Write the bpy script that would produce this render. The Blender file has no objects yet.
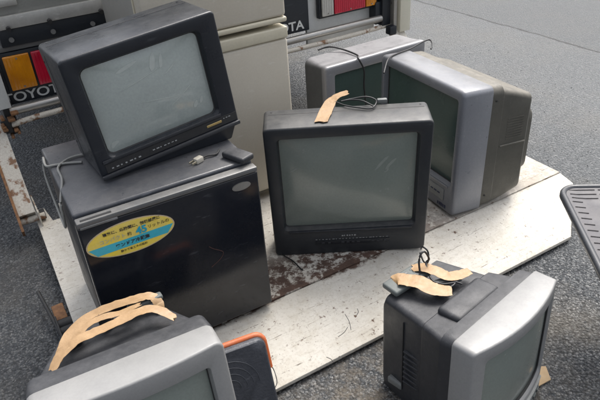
import bpy, bmesh, math, random
from mathutils import Vector, Matrix
random.seed(7)
R=math.radians
scn=bpy.context.scene
col=scn.collection
# ------------------------------------------------------------------ camera solution
nad=Vector((68.,948.,600.)).normalized()
ax=Vector((1251.,-471.,600.)); ax=(ax-ax.dot(nad)*nad).normalized()
ay=(-nad).cross(ax); az=-nad
CAMP=Vector((0,0,1.4))
def ray(px,py):
    v=Vector((px-300,py-200,600)); return Vector((ax.dot(v),ay.dot(v),az.dot(v)))
def P(px,py,z):
    r=ray(px,py); return CAMP+r*((z-CAMP.z)/r.z)
def PY(px,py,y):
    r=ray(px,py); return CAMP+r*(y/r.y)
cd=bpy.data.cameras.new('camera'); cam=bpy.data.objects.new('camera',cd); col.objects.link(cam)
cd.sensor_width=36; cd.lens=36; cd.clip_end=2000; cd.clip_start=.05
M=Matrix(((ax.x,-ax.y,-ax.z),(ay.x,-ay.y,-ay.z),(az.x,-az.y,-az.z)))
cam.matrix_world=Matrix.Translation(CAMP)@M.to_4x4()
scn.camera=cam
# ------------------------------------------------------------------ object helpers
def tag(o,label=None,cat=None,group=None,kind=None):
    if label:o['label']=label
    if cat:o['category']=cat
    if group:o['group']=group
    if kind:o['kind']=kind
    return o
def empty(name,loc=(0,0,0),rot=(0,0,0)):
    o=bpy.data.objects.new(name,None); col.objects.link(o); o.location=loc; o.rotation_euler=rot; o.empty_display_size=.05
    return o
def obj(name,bm,mat,parent=None,smooth=True,ang=32):
    bmesh.ops.recalc_face_normals(bm,faces=bm.faces)
    me=bpy.data.meshes.new(name); bm.to_mesh(me); bm.free()
    if mat: me.materials.append(mat)
    if smooth:
        me.polygons.foreach_set('use_smooth',[True]*len(me.polygons))
        me.set_sharp_from_angle(angle=R(ang))
    o=bpy.data.objects.new(name,me); col.objects.link(o)
    if parent: o.parent=parent
    return o
def add_box(bm,x0,x1,y0,y1,z0,z1,bev=0,seg=2,M=None):
    b=bmesh.new(); bmesh.ops.create_cube(b,size=1)
    for v in b.verts:
        v.co=Vector(((x0+x1)/2+v.co.x*(x1-x0),(y0+y1)/2+v.co.y*(y1-y0),(z0+z1)/2+v.co.z*(z1-z0)))
    if bev: bmesh.ops.bevel(b,geom=b.edges[:],offset=bev,segments=seg,profile=.5,affect='EDGES')
    if M: b.transform(M)
    me=bpy.data.meshes.new('t'); b.to_mesh(me); b.free(); bm.from_mesh(me); bpy.data.meshes.remove(me)
def bx(*a,**k):
    bm=bmesh.new(); add_box(bm,*a,**k); return bm
def catmull(pts,n=6):
    pts=[Vector(p) for p in pts]; 
    if len(pts)<3: return pts
    q=[pts[0]*2-pts[1]]+pts+[pts[-1]*2-pts[-2]]; out=[]
    for i in range(1,len(q)-2):
        a,b,c,d=q[i-1:i+3]
        for k in range(n):
            t=k/n; out.append(.5*((2*b)+(c-a)*t+(2*a-5*b+4*c-d)*t*t+(3*b-a-3*c+d)*t**3))
    out.append(pts[-1]); return out
def add_tube(bm,pts,r,n=8,cap=True):
    pts=[Vector(p) for p in pts]; rings=[]
    up=Vector((0.13,.27,.95)).normalized()
    for i,p in enumerate(pts):
        t=(pts[min(i+1,len(pts)-1)]-pts[max(i-1,0)]).normalized()
        if abs(t.dot(up))>.97: u=t.cross(Vector((1,0,0))).normalized()
        else: u=t.cross(up).normalized()
        v=t.cross(u)
        rr=r[i] if isinstance(r,(list,tuple)) else r
        rings.append([bm.verts.new(p+(u*math.cos(a)+v*math.sin(a))*rr) for a in [2*math.pi*k/n for k in range(n)]])
    bridge(bm,rings)
    if cap: bm.faces.new(rings[0]); bm.faces.new(rings[-1])
def bridge(bm,rings,closed=True):
    for a,b in zip(rings[:-1],rings[1:]):
        n=len(a)
        for k in range(n if closed else n-1):
            bm.faces.new((a[k],a[(k+1)%n],b[(k+1)%n],b[k]))
def tube(name,pts,r,mat,parent=None,n=8,smooth=6):
    bm=bmesh.new(); add_tube(bm,catmull(pts,smooth) if smooth else pts,r,n); return obj(name,bm,mat,parent,ang=50)
def cyl(bm,a,b,r,n=20):
    add_tube(bm,[a,b],r,n)
def rr(w,h,r,y,x0=0,z0=0,ns=4,m=10):
    """rounded rectangle ring in the xz plane"""
    r=min(r,w/2-1e-4,h/2-1e-4); pts=[]
    cs=[(w/2-r,-h/2+r,-90),(w/2-r,h/2-r,0),(-w/2+r,h/2-r,90),(-w/2+r,-h/2+r,180)]
    for i,(cx,cz,a0) in enumerate(cs):
        arc=[(cx+r*math.cos(R(a0+90*k/ns)),cz+r*math.sin(R(a0+90*k/ns))) for k in range(ns+1)]
        pts+=arc
        nx=cs[(i+1)%4]; b=(nx[0]+r*math.cos(R(nx[2])),nx[1]+r*math.sin(R(nx[2])))
        for k in range(1,m): pts.append((arc[-1][0]+(b[0]-arc[-1][0])*k/m,arc[-1][1]+(b[1]-arc[-1][1])*k/m))
    return [Vector((x0+px,y,z0+pz)) for px,pz in pts]
def loft(bm,rings,cap0=False,cap1=False):
    vr=[[bm.verts.new(p) for p in r] for r in rings]
    bridge(bm,vr)
    if cap0: bm.faces.new(vr[0])
    if cap1: bm.faces.new(vr[-1])
    return vr
def ribbon(name,pts,wd,mat,parent=None,th=.0004,jag=0):
    """flat tape through pts; wd = list of half-width vectors or one"""
    c=catmull(pts,5); n=len(c); bm=bmesh.new(); rings=[]
    for i,p in enumerate(c):
        t=i/(n-1)
        if isinstance(wd,float):
            tq=(c[min(i+1,n-1)]-c[max(i-1,0)]).normalized(); w=tq.cross(Vector((0,0,1))).normalized()*wd*(1-.35*abs(2*t-1)**4)
        elif isinstance(wd,list):
            k=t*(len(wd)-1); j=min(int(k),len(wd)-2); w=wd[j].lerp(wd[j+1],k-j)
        else: w=wd
        tt=(c[min(i+1,n-1)]-c[max(i-1,0)]).normalized(); nn=tt.cross(w).normalized()*th
        cr=w*(1+random.uniform(-.015,.015)); nn=nn if nn.z>0 else -nn; wr=nn.normalized(); k1,k2,k3=[wr*random.uniform(-.0013,.0013) for _ in range(3)]
        e=tt*(random.uniform(-1,1)*jag if i in(0,n-1) else 0)
        rings.append([bm.verts.new(q) for q in (p-cr+nn+e+k1,p-cr*.3+nn+k2-e,p+cr*.35+nn+k1*.5+e,p+cr+nn+k3-e,p+cr-nn+k3-e,p+cr*.35-nn+k1*.5+e,p-cr*.3-nn+k2-e,p-cr-nn+e+k1)])
    bridge(bm,rings); bm.faces.new(rings[0]); bm.faces.new(rings[-1])
    return obj(name,bm,mat,parent,ang=60)
def text_mesh(name,body,size,mat,parent,M,ext=.0004,bold=0,sx=1):
    cu=bpy.data.curves.new(name,'FONT'); cu.body=body; cu.size=size; cu.extrude=ext; cu.offset=bold; cu.align_x='CENTER'; cu.align_y='CENTER'
    t=bpy.data.objects.new(name,cu); col.objects.link(t); bpy.context.view_layer.update()
    me=bpy.data.meshes.new_from_object(t.evaluated_get(bpy.context.evaluated_depsgraph_get()))
    bpy.data.objects.remove(t); me.transform(M@Matrix.Diagonal((sx,1,1,1))); me.materials.clear(); me.materials.append(mat)
    o=bpy.data.objects.new(name,me); col.objects.link(o); o.parent=parent; return o
# ------------------------------------------------------------------ materials
def mat(name,c=(.5,.5,.5),rough=.5,c2=None,scale=8,amt=.5,bump=0,bscale=200,metal=0,coat=0,dust=None,dustscale=6,dlo=.5,dhi=.7,scr=0,rvar=.1,spec=.5,detail=5,off=0):
    m=bpy.data.materials.new(name); m.use_nodes=True; nt=m.node_tree; N=nt.nodes; L=nt.links
    b=N['Principled BSDF']; b.inputs['Metallic'].default_value=metal; b.inputs['Coat Weight'].default_value=coat; b.inputs['Coat Roughness'].default_value=.08
    b.inputs['Specular IOR Level'].default_value=spec
    tc=N.new('ShaderNodeTexCoord')
    def noise(s,d=5,r=.6):
        n=N.new('ShaderNodeTexNoise'); n.inputs['Scale'].default_value=s; n.inputs['Detail'].default_value=d; n.inputs['Roughness'].default_value=r
        L.new(tc.outputs['Object'],n.inputs['Vector']); return n
    def ramp(src,a,b_,ca,cb):
        r=N.new('ShaderNodeValToRGB'); r.color_ramp.elements[0].position=a; r.color_ramp.elements[1].position=b_
        r.color_ramp.elements[0].color=(*ca,1); r.color_ramp.elements[1].color=(*cb,1); L.new(src,r.inputs[0]); return r
    def mix(f,a,b_):
        x=N.new('ShaderNodeMix'); x.data_type='RGBA'
        if isinstance(f,float): x.inputs[0].default_value=f
        else: L.new(f,x.inputs[0])
        for s,v in ((6,a),(7,b_)):
            if isinstance(v,tuple): x.inputs[s].default_value=(*v,1)
            else: L.new(v,x.inputs[s])
        return x.outputs[2]
    n1=noise(scale,detail)
    c2=c2 or tuple(v*.8 for v in c)
    cc=ramp(n1.outputs[0],.5+off-amt/2,.5+off+amt/2,c,c2).outputs[0]
    fine=noise(160,3,.7)
    cc=mix(ramp(fine.outputs[0],.35,.75,(0,0,0),(.35,.35,.35)).outputs[0],cc,tuple(v*.7 for v in c))
    if dust:
        nd=noise(dustscale*2.6,9,.8); f=ramp(nd.outputs[0],dlo-.12,dhi+.12,(0,0,0),(1,1,1)).outputs[0]
        geo=N.new('ShaderNodeNewGeometry'); sep=N.new('ShaderNodeSeparateXYZ'); L.new(geo.outputs['Normal'],sep.inputs[0])
        mr=N.new('ShaderNodeMapRange'); mr.inputs[1].default_value=.2; mr.inputs[2].default_value=.95; mr.inputs[3].default_value=.12; mr.inputs[4].default_value=.85; L.new(sep.outputs[2],mr.inputs[0])
        mm=N.new('ShaderNodeMath'); mm.operation='MULTIPLY'; L.new(f,mm.inputs[0]); L.new(mr.outputs[0],mm.inputs[1])
        cc=mix(mm.outputs[0],cc,dust)
    if scr:
        mp=N.new('ShaderNodeMapping'); mp.inputs['Scale'].default_value=(3,30,12); mp.inputs['Rotation'].default_value=(.3,.5,.6)
        L.new(tc.outputs['Object'],mp.inputs[0]); n=N.new('ShaderNodeTexNoise'); n.inputs['Scale'].default_value=6; n.inputs['Detail'].default_value=8; L.new(mp.outputs[0],n.inputs['Vector'])
        cc=mix(ramp(n.outputs[0],.64,.72,(0,0,0),(scr,scr,scr)).outputs[0],cc,tuple(min(1,v*2.2+.08) for v in c))
    L.new(cc,b.inputs['Base Color'])
    nr=noise(scale*2.5,6,.7)
    mr=N.new('ShaderNodeMapRange'); mr.inputs[3].default_value=max(.02,rough-rvar); mr.inputs[4].default_value=min(1,rough+rvar); mr.inputs[1].default_value=.3; mr.inputs[2].default_value=.7
    L.new(nr.outputs[0],mr.inputs[0]); L.new(mr.outputs[0],b.inputs['Roughness'])
    if bump:
        nb=noise(bscale,3,.6); bp=N.new('ShaderNodeBump'); bp.inputs['Strength'].default_value=bump; bp.inputs['Distance'].default_value=.002
        L.new(nb.outputs[0],bp.inputs['Height']); L.new(bp.outputs[0],b.inputs['Normal'])
    return m
DUST=(.20,.195,.18)
M_blk=mat('black plastic',(.009,.012,.018),.32,(.013,.016,.023),bump=.12,bscale=500,dust=(.075,.077,.08),dustscale=6,dlo=.44,dhi=.68,scr=.2,spec=.45)
M_blk2=mat('charcoal plastic',(.019,.023,.029),.40,(.024,.028,.034),bump=.12,bscale=500,dust=(.15,.145,.135),dustscale=5,dlo=.36,dhi=.66,scr=.12,spec=.4)
M_dsh=mat('dark grey shell plastic',(.020,.022,.027),.48,(.030,.032,.037),bump=.2,bscale=400,dust=(.11,.11,.115),dustscale=10,dlo=.42,dhi=.72,scr=.3,spec=.4)
M_side=mat('brown grey shell plastic',(.052,.051,.043),.5,(.066,.063,.052),bump=.15,bscale=400,dust=(.27,.245,.20),dlo=.36,dhi=.6,scr=.2)
M_silv=mat('silver painted plastic',(.27,.27,.285),.4,(.31,.31,.32),metal=.25,bump=.08,bscale=600,dust=(.27,.265,.265),dustscale=12,dlo=.4,dhi=.7,scr=.3)
M_silv2=mat('blue silver painted plastic',(.20,.21,.235),.36,(.23,.24,.265),metal=.3,bump=.08,bscale=600,dust=(.31,.305,.31),dustscale=9,dlo=.36,dhi=.65,scr=.2)
M_silv3=mat('pale silver plastic',(.255,.255,.255),.5,(.285,.285,.28),metal=.1,bump=.08,bscale=600,dust=(.36,.355,.35),dlo=.4,dhi=.8)
M_silvside=mat('grey bezel plastic',(.24,.25,.245),.45,(.31,.315,.31),metal=.1,bump=.08,bscale=600,dust=(.4,.39,.37),dlo=.5,dhi=.8)
def glass(name,c,pale_stroke=.35,rough=.12,coat=.6,spec=.6):
    m=mat(name,c,rough,tuple(v*1.25 for v in c),scale=4,amt=.6,coat=coat,rvar=.07,spec=spec)
    return m
M_scr1=glass('pale tube glass',(.31,.345,.33)); M_scr2=glass('green tube glass',(.175,.20,.18),rough=.22,coat=.3); M_scr4=glass('matt dark tube glass',(.055,.085,.075),rough=.5,coat=0,spec=.2); M_scr3=glass('dark green tube glass',(.055,.085,.075),rough=.25,coat=.1,spec=.35)
M_stroke=mat('grey screen stroke',(.26,.285,.26),.4,(.21,.24,.215),scale=60)  # slightly lighter grey for strokes drawn on a screen
M_fr_top=mat('worn fridge top',(.04,.045,.057),.34,(.055,.06,.07),scale=6,bump=.1,bscale=300,dust=(.17,.165,.16),dustscale=5,dlo=.42,dhi=.75,scr=.35)
M_fr_door=mat('gloss black door film',(.005,.007,.012),.12,(.009,.012,.019),scale=5,coat=.0,bump=.03,bscale=700,rvar=.05,spec=.4,dust=(.10,.085,.07),dlo=.38,dhi=.7,scr=.3)
M_fr_body=mat('dark grey fridge steel',(.03,.032,.036),.4)
M_lip=mat('grey door cap',(.09,.095,.10),.4,(.13,.13,.13),dust=(.25,.24,.22),dlo=.4,dhi=.7,scr=.4)
M_beige=mat('aged beige enamel',(.62,.575,.485),.42,(.55,.50,.41),scale=3,amt=.5,dust=(.36,.28,.16),dustscale=4,dlo=.55,dhi=.75,scr=.12,bump=.1,bscale=60)
M_trim=mat('yellowed trim',(.64,.59,.46),.45,(.58,.53,.40),scale=12)
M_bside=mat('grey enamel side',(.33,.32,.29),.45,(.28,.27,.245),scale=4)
M_rub=mat('black rubber',(.018,.018,.02),.6,(.03,.03,.03))
M_cable=mat('black cable',(.02,.02,.022),.45)
M_gcable=mat('pale grey cable',(.33,.33,.31),.5)
M_tape=mat('tan paper tape',(.44,.285,.15),.5,(.33,.205,.10),scale=30,amt=.3,bump=.8,bscale=70,scr=.25)
M_rem=mat('grey moulded plastic',(.13,.14,.14),.5,(.17,.175,.17),bump=.2,bscale=400)
M_rem2=mat('light remote plastic',(.13,.145,.14),.5)
M_white=mat('pale plug plastic',(.5,.47,.4),.5)
M_brass=mat('plug metal',(.6,.55,.42),.3,metal=1)
M_gold=mat('gold badge',(.65,.5,.22),.3,metal=.8)
M_mark=mat('pale print',(.35,.36,.36),.5); M_dmark=mat('dark blue print',(.03,.04,.09),.5)
M_orange=mat('orange plastic trim',(.56,.13,.035),.5,(.46,.10,.03),scale=20,dust=(.5,.3,.2),dlo=.5,dhi=.8)
M_case=mat('dusty black case',(.018,.021,.03),.5,(.03,.034,.045),scale=14,dust=(.17,.175,.19),dustscale=16,dlo=.42,dhi=.72,scr=.5,bump=.6,bscale=150)
M_chair=mat('violet grey plastic',(.07,.069,.08),.55,(.09,.088,.10),dust=(.14,.13,.125),dlo=.45,dhi=.8,bump=.1,bscale=300)
M_chrim=mat('grey moulded rim',(.045,.048,.055),.32,(.065,.068,.075))
M_slot=mat('slot recess',(.03,.028,.03),.8)
M_steel=mat('galvanised tube',(.46,.45,.43),.35,(.36,.35,.33),metal=.7,dust=(.3,.26,.2),dlo=.5,dhi=.8,scr=.3)
M_rust=mat('rusty white paint',(.22,.115,.06),.6,(.60,.57,.50),scale=24,amt=.08,off=-.09,bump=.5,bscale=80)
M_rust2=mat('rusted steel',(.30,.15,.065),.85,(.12,.06,.035),scale=50,amt=.4,bump=.8,bscale=150)
M_twhite=mat('truck white paint',(.72,.73,.72),.35,(.55,.56,.54),scale=5,coat=.2,scr=.12)
M_tcream=mat('cream painted post',(.66,.64,.54),.4,(.58,.55,.45),scale=6,scr=.1)
M_tpanel=mat('dull aluminium gate',(.36,.36,.335),.45,(.30,.30,.28),scale=4,metal=.3,scr=.3,bump=.15,bscale=40)
M_tlip=mat('aluminium lip',(.55,.54,.51),.45,(.42,.41,.38),scale=20,metal=.4,scr=.3)
M_tblk=mat('truck black plate',(.008,.011,.016),.45,(.014,.018,.026),scale=6,scr=.15)
M_sill=mat('sill grey paint',(.20,.20,.20),.5,(.15,.15,.145),scale=10,scr=.3)
M_amber=mat('amber lens',(.85,.34,.01),.18,(.40,.11,.006),scale=9,coat=.6)
M_red=mat('red lens',(.62,.012,.045),.15,(.36,.006,.025),scale=9,coat=.6)
M_clear=mat('clear lens',(.50,.49,.46),.2,(.42,.41,.38),scale=20,coat=.6)
M_pad=mat('worn cardboard',(.45,.33,.20),.85,(.36,.25,.14),scale=25)
M_yel=mat('yellow sticker film',(.88,.66,.03),.35,(.74,.60,.22),scale=14,coat=.3)
M_cyan=mat('cyan sticker band',(.04,.48,.62),.35,(.05,.38,.48),scale=14,coat=.3)
M_fade=mat('sticker faded border',(.62,.50,.34),.4,(.5,.4,.28),scale=30)
M_ink=mat('dark sticker ink',(.03,.03,.035),.5)
M_cyi=mat('cyan sticker ink',(.02,.38,.55),.4)
# --- asphalt
def asphalt():
    m=bpy.data.materials.new('asphalt'); m.use_nodes=True; nt=m.node_tree; N=nt.nodes; L=nt.links; b=N['Principled BSDF']
    tc=N.new('ShaderNodeTexCoord')
    def noise(s,d=4,r=.6):
        n=N.new('ShaderNodeTexNoise'); n.inputs['Scale'].default_value=s; n.inputs['Detail'].default_value=d; n.inputs['Roughness'].default_value=r; L.new(tc.outputs['Object'],n.inputs[0]); return n
    def vor(s,feat='F1'):
        n=N.new('ShaderNodeTexVoronoi'); n.feature=feat; n.inputs['Scale'].default_value=s; n.inputs['Randomness'].default_value=1; L.new(wv,n.inputs['Vector']); return n
    def ramp(src,st):
        r=N.new('ShaderNodeValToRGB'); e=r.color_ramp.elements
        while len(e)<len(st): e.new(.5)
        for i,(p,c) in enumerate(st): e[i].position=p; e[i].color=(*c,1) if isinstance(c,tuple) else (c,c,c,1)
        L.new(src,r.inputs[0]); return r.outputs[0]
    def mix(f,a,b_,bt='MIX'):
        x=N.new('ShaderNodeMix'); x.data_type='RGBA'; x.blend_type=bt
        if isinstance(f,(int,float)): x.inputs[0].default_value=f
        else: L.new(f,x.inputs[0])
        for s,v in ((6,a),(7,b_)):
            if isinstance(v,tuple): x.inputs[s].default_value=(*v,1)
            else: L.new(v,x.inputs[s])
        return x.outputs[2]
    nw=noise(60,2); wm=N.new('ShaderNodeMix'); wm.data_type='VECTOR'; wm.inputs[0].default_value=.012
    L.new(tc.outputs['Object'],wm.inputs[4]); L.new(nw.outputs['Color'],wm.inputs[5]); wv=wm.outputs[1]
    v=vor(88); v2=vor(190); 
    s1=N.new('ShaderNodeSeparateColor'); L.new(v.outputs['Color'],s1.inputs[0])
    s2=N.new('ShaderNodeSeparateColor'); L.new(v2.outputs['Color'],s2.inputs[0])
    stone=ramp(s1.outputs[0],[(0,(.022,.026,.031)),(.35,(.062,.069,.077)),(.72,(.12,.129,.136)),(1,(.27,.275,.275))])
    fine=ramp(s2.outputs[1],[(0,(.018,.02,.024)),(.55,(.075,.082,.09)),(1,(.30,.30,.295))])
    # bitumen between stones
    edge=ramp(v.outputs['Distance'],[(.25,0.),(.62,1.)])
    c=mix(edge,stone,fine)
    c=mix(ramp(v2.outputs['Distance'],[(.45,0.),(.75,.75)]),c,(.012,.014,.018))
    # sandy dirt collecting here and there
    nd=noise(1.7,6,.7); c=mix(ramp(nd.outputs[0],[(.45,0.),(.66,.5)]),c,(.15,.13,.10))
    no=noise(3.1,7,.75); c=mix(ramp(no.outputs[0],[(.58,0.),(.7,.55)]),c,(.03,.032,.036))
    vd=N.new('ShaderNodeVectorMath'); vd.operation='DISTANCE'; vd.inputs[1].default_value=(.72,.75,0); L.new(tc.outputs['Object'],vd.inputs[0])
    mr0=N.new('ShaderNodeMapRange'); mr0.inputs[1].default_value=.55; mr0.inputs[2].default_value=.15; mr0.inputs[4].default_value=.9; L.new(vd.outputs['Value'],mr0.inputs[0])
    ns_=noise(14,6,.8); mm0=N.new('ShaderNodeMath'); mm0.operation='MULTIPLY'; L.new(mr0.outputs[0],mm0.inputs[0]); L.new(ramp(ns_.outputs[0],[(.40,0.),(.60,.8)]),mm0.inputs[1]); c=mix(mm0.outputs[0],c,(.22,.18,.13))
    nl=noise(.5,3); c=mix(ramp(nl.outputs[0],[(.35,0.),(.65,.35)]),c,(.085,.092,.098))
    sp0=N.new('ShaderNodeSeparateXYZ'); L.new(tc.outputs['Object'],sp0.inputs[0]); md=N.new('ShaderNodeMath'); md.operation='MULTIPLY_ADD'; md.inputs[1].default_value=.7; L.new(nl.outputs[0],md.inputs[0]); L.new(sp0.outputs[0],md.inputs[2]); me_=N.new('ShaderNodeMapRange'); me_.inputs[1].default_value=.55; me_.inputs[2].default_value=.15; me_.inputs[4].default_value=.45; L.new(md.outputs[0],me_.inputs[0]); c=mix(me_.outputs[0],c,(.022,.025,.03))
    # grazing sky sheen painted in as paler asphalt; darker lane past the joint
    sep=N.new('ShaderNodeSeparateXYZ'); L.new(tc.outputs['Object'],sep.inputs[0])
    nj=noise(1.2,5,.7); ad=N.new('ShaderNodeMath'); ad.operation='MULTIPLY_ADD'; ad.inputs[1].default_value=.16; L.new(nj.outputs[0],ad.inputs[0]); L.new(sep.outputs[0],ad.inputs[2])
    def band(a,b_,hi):
        mr=N.new('ShaderNodeMapRange'); mr.inputs[1].default_value=a; mr.inputs[2].default_value=b_; mr.inputs[4].default_value=hi; mr.clamp=True; L.new(ad.outputs[0],mr.inputs[0]); return mr.outputs[0]
    pale=band(1.7,2.9,.55)
    c=mix(pale,c,(.20,.21,.215))
    far=band(3.66,3.72,.3)
    c=mix(far,c,(.10,.105,.108))
    d=N.new('ShaderNodeMath'); d.operation='SUBTRACT'; d.inputs[1].default_value=3.68; L.new(ad.outputs[0],d.inputs[0])
    d2=N.new('ShaderNodeMath'); d2.operation='ABSOLUTE'; L.new(d.outputs[0],d2.inputs[0])
    c=mix(ramp(d2.outputs[0],[(.004,.7),(.018,0.)]),c,(.03,.03,.03))
    L.new(c,b.inputs['Base Color']); b.inputs['Roughness'].default_value=.75; b.inputs['Specular IOR Level'].default_value=.4
    h=N.new('ShaderNodeMath'); h.operation='MULTIPLY_ADD'; h.inputs[1].default_value=-1; L.new(v.outputs['Distance'],h.inputs[0]); L.new(s2.outputs[2],h.inputs[2])
    bp=N.new('ShaderNodeBump'); bp.inputs['Strength'].default_value=1; bp.inputs['Distance'].default_value=.007; L.new(h.outputs[0],bp.inputs['Height']); L.new(bp.outputs[0],b.inputs['Normal'])
    return m
def platform_mat():
    m=bpy.data.materials.new('worn white deck paint'); m.use_nodes=True; nt=m.node_tree; N=nt.nodes; L=nt.links; b=N['Principled BSDF']
    tc=N.new('ShaderNodeTexCoord')
    def noise(s,d=4,r=.6,vec=None):
        n=N.new('ShaderNodeTexNoise'); n.inputs['Scale'].default_value=s; n.inputs['Detail'].default_value=d; n.inputs['Roughness'].default_value=r; L.new(vec or tc.outputs['Object'],n.inputs['Vector']); return n.outputs[0]
    def ramp(src,st):
        r=N.new('ShaderNodeValToRGB'); e=r.color_ramp.elements
        while len(e)<len(st): e.new(.5)
        for i,(p,c) in enumerate(st): e[i].position=p; e[i].color=(*c,1) if isinstance(c,tuple) else (c,c,c,1)
        L.new(src,r.inputs[0]); return r.outputs[0]
    def mix(f,a,b_):
        x=N.new('ShaderNodeMix'); x.data_type='RGBA'
        if isinstance(f,(int,float)): x.inputs[0].default_value=f
        else: L.new(f,x.inputs[0])
        for s,v in ((6,a),(7,b_)):
            if isinstance(v,tuple): x.inputs[s].default_value=(*v,1)
            else: L.new(v,x.inputs[s])
        return x.outputs[2]
    def math_(op,a,b_=None,c=None):
        x=N.new('ShaderNodeMath'); x.operation=op
        for i,v in enumerate((a,b_,c)):
            if v is None: continue
            if isinstance(v,(int,float)): x.inputs[i].default_value=v
            else: L.new(v,x.inputs[i])
        return x.outputs[0]
    def rng(src,a,b_,lo=0,hi=1):
        mr=N.new('ShaderNodeMapRange'); mr.inputs[1].default_value=a; mr.inputs[2].default_value=b_; mr.inputs[3].default_value=lo; mr.inputs[4].default_value=hi; L.new(src,mr.inputs[0]); return mr.outputs[0]
    sep=N.new('ShaderNodeSeparateXYZ'); L.new(tc.outputs['Object'],sep.inputs[0]); X,Y=sep.outputs[0],sep.outputs[1]
    paint=ramp(noise(5,6,.65),[(.3,(.71,.68,.62)),(.55,(.65,.62,.555)),(.75,(.54,.50,.43))])
    paint=mix(ramp(noise(40,5,.7),[(.5,0.),(.75,.4)]),paint,(.50,.44,.35))
    paint=mix(math_('MULTIPLY',rng(math_('MULTIPLY_ADD',noise(12,6,.8),.16,Y),1.17,1.10),.75),paint,ramp(noise(50,5,.8),[(.42,(.60,.55,.46)),(.6,(.30,.19,.11))]))
    paint=mix(ramp(noise(2.2,6,.75),[(.5,0.),(.72,.35)]),paint,(.45,.40,.31))
    # specks
    vo=N.new('ShaderNodeTexVoronoi'); vo.inputs['Scale'].default_value=55; L.new(tc.outputs['Object'],vo.inputs['Vector'])
    spk=math_('MULTIPLY',ramp(math_('MULTIPLY_ADD',noise(90,3),.25,vo.outputs['Distance']),[(.19,1.),(.30,0.)]),ramp(noise(6,5,.8),[(.50,0.),(.58,.8)]))
    paint=mix(spk,paint,(.16,.11,.075))
    # scratches
    def scratch(ang,seed,th):
        mp=N.new('ShaderNodeMapping'); mp.inputs['Rotation'].default_value=(0,0,ang); mp.inputs['Scale'].default_value=(2.2,38,1); mp.inputs['Location'].default_value=(seed,seed*2,0); L.new(tc.outputs['Object'],mp.inputs[0])
        return ramp(noise(2.6,4,.75,mp.outputs[0]),[(th,0.),(th+.035,.85)])
    mpw=N.new('ShaderNodeMapping'); mpw.inputs['Scale'].default_value=(3,26,1); mpw.inputs['Rotation'].default_value=(0,0,.35); L.new(tc.outputs['Object'],mpw.inputs[0])
    paint=mix(ramp(noise(1.6,9,.8,mpw.outputs[0]),[(.50,0.),(.70,.40)]),paint,(.44,.40,.33))
    mpx=N.new('ShaderNodeMapping'); mpx.inputs['Scale'].default_value=(22,4,1); mpx.inputs['Rotation'].default_value=(0,0,.85); L.new(tc.outputs['Object'],mpx.inputs[0])
    paint=mix(ramp(noise(1.9,9,.8,mpx.outputs[0]),[(.58,0.),(.70,.30)]),paint,(.36,.31,.25))
    paint=mix(ramp(noise(130,4,.8),[(.52,0.),(.70,.5)]),paint,(.36,.31,.25))
    paint=mix(scratch(1.1,3,.655),paint,(.10,.075,.055)); paint=mix(scratch(.2,7,.665),paint,(.22,.17,.12)); paint=mix(scratch(1.9,12,.66),paint,(.13,.10,.08))
    # worn through brown steel behind the ramp joint
    yn=math_('MULTIPLY_ADD',noise(7,5,.7),.09,Y)
    b1=math_('MULTIPLY',rng(yn,1.39,1.405),rng(yn,1.54,1.68,1,0)); b1=math_('MULTIPLY',b1,rng(X,1.12,1.45,1,.35)); b1=math_('MULTIPLY',b1,rng(X,.3,.55,0,1))
    islands=ramp(noise(30,9,.82),[(.48,1.),(.56,0.)])
    strip=math_('MULTIPLY',rng(yn,1.39,1.40),rng(yn,1.43,1.445,1,0)); strip=math_('MULTIPLY',strip,rng(X,1.1,1.5,1,.35))
    wear=math_('MAXIMUM',math_('MULTIPLY',b1,islands),math_('MULTIPLY',strip,ramp(noise(30,4),[(.55,1.),(.62,.2)])))
    rust=ramp(noise(30,5,.7),[(.3,(.075,.05,.042)),(.7,(.15,.095,.07))])
    c=mix(wear,paint,rust)
    # light general chips
    chips=math_('MULTIPLY',ramp(noise(48,6,.75),[(.60,0.),(.64,1.)]),ramp(noise(4,4),[(.42,0.),(.58,1.)]))
    c=mix(chips,c,(.14,.09,.065))
    L.new(c,b.inputs['Base Color']); b.inputs['Roughness'].default_value=.7; b.inputs['Specular IOR Level'].default_value=.15
    bp=N.new('ShaderNodeBump'); bp.inputs['Strength'].default_value=.5; bp.inputs['Distance'].default_value=.0015
    hh=math_('MULTIPLY_ADD',wear,-1.5,noise(35,5)); L.new(hh,bp.inputs['Height']); L.new(bp.outputs[0],b.inputs['Normal'])
    return m
M_asph=asphalt(); M_deck=platform_mat()
# ------------------------------------------------------------------ ground
bm=bmesh.new(); s=150
vs=[bm.verts.new(p) for p in ((-s,-s,0),(s,-s,0),(s,s,0),(-s,s,0))]; bm.faces.new(vs)
tag(obj('ground',bm,M_asph,smooth=False),'grey asphalt parking surface with coarse stone chips',kind='structure')
# ------------------------------------------------------------------ tail lift platform
ZP=.08
def prism(bm,poly,z0,z1,bev=0):
    b=bmesh.new(); lo=[b.verts.new((x,y,z0)) for x,y in poly]; hi=[b.verts.new((x,y,z1)) for x,y in poly]
    n=len(poly); b.faces.new(lo[::-1]); b.faces.new(hi)
    for k in range(n): b.faces.new((lo[k],lo[(k+1)%n],hi[(k+1)%n],hi[k]))
    if bev: bmesh.ops.bevel(b,geom=b.edges[:],offset=bev,segments=2,profile=.5,affect='EDGES')
    me=bpy.data.meshes.new('t'); b.to_mesh(me); b.free(); bm.from_mesh(me); bpy.data.meshes.remove(me)
lift=empty('tail_lift_platform')
tag(lift,'worn white steel tail lift platform lowered onto the asphalt under the fridges','tail lift')
bm=bmesh.new()
prism(bm,[(.035,1.359),(2.015,1.359),(2.03,2.43),(.165,2.43),(.155,2.30),(.115,2.30),(.105,2.43),(.062,2.43)],.064,ZP,.002)
obj('deck',bm,M_deck,lift)
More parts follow.
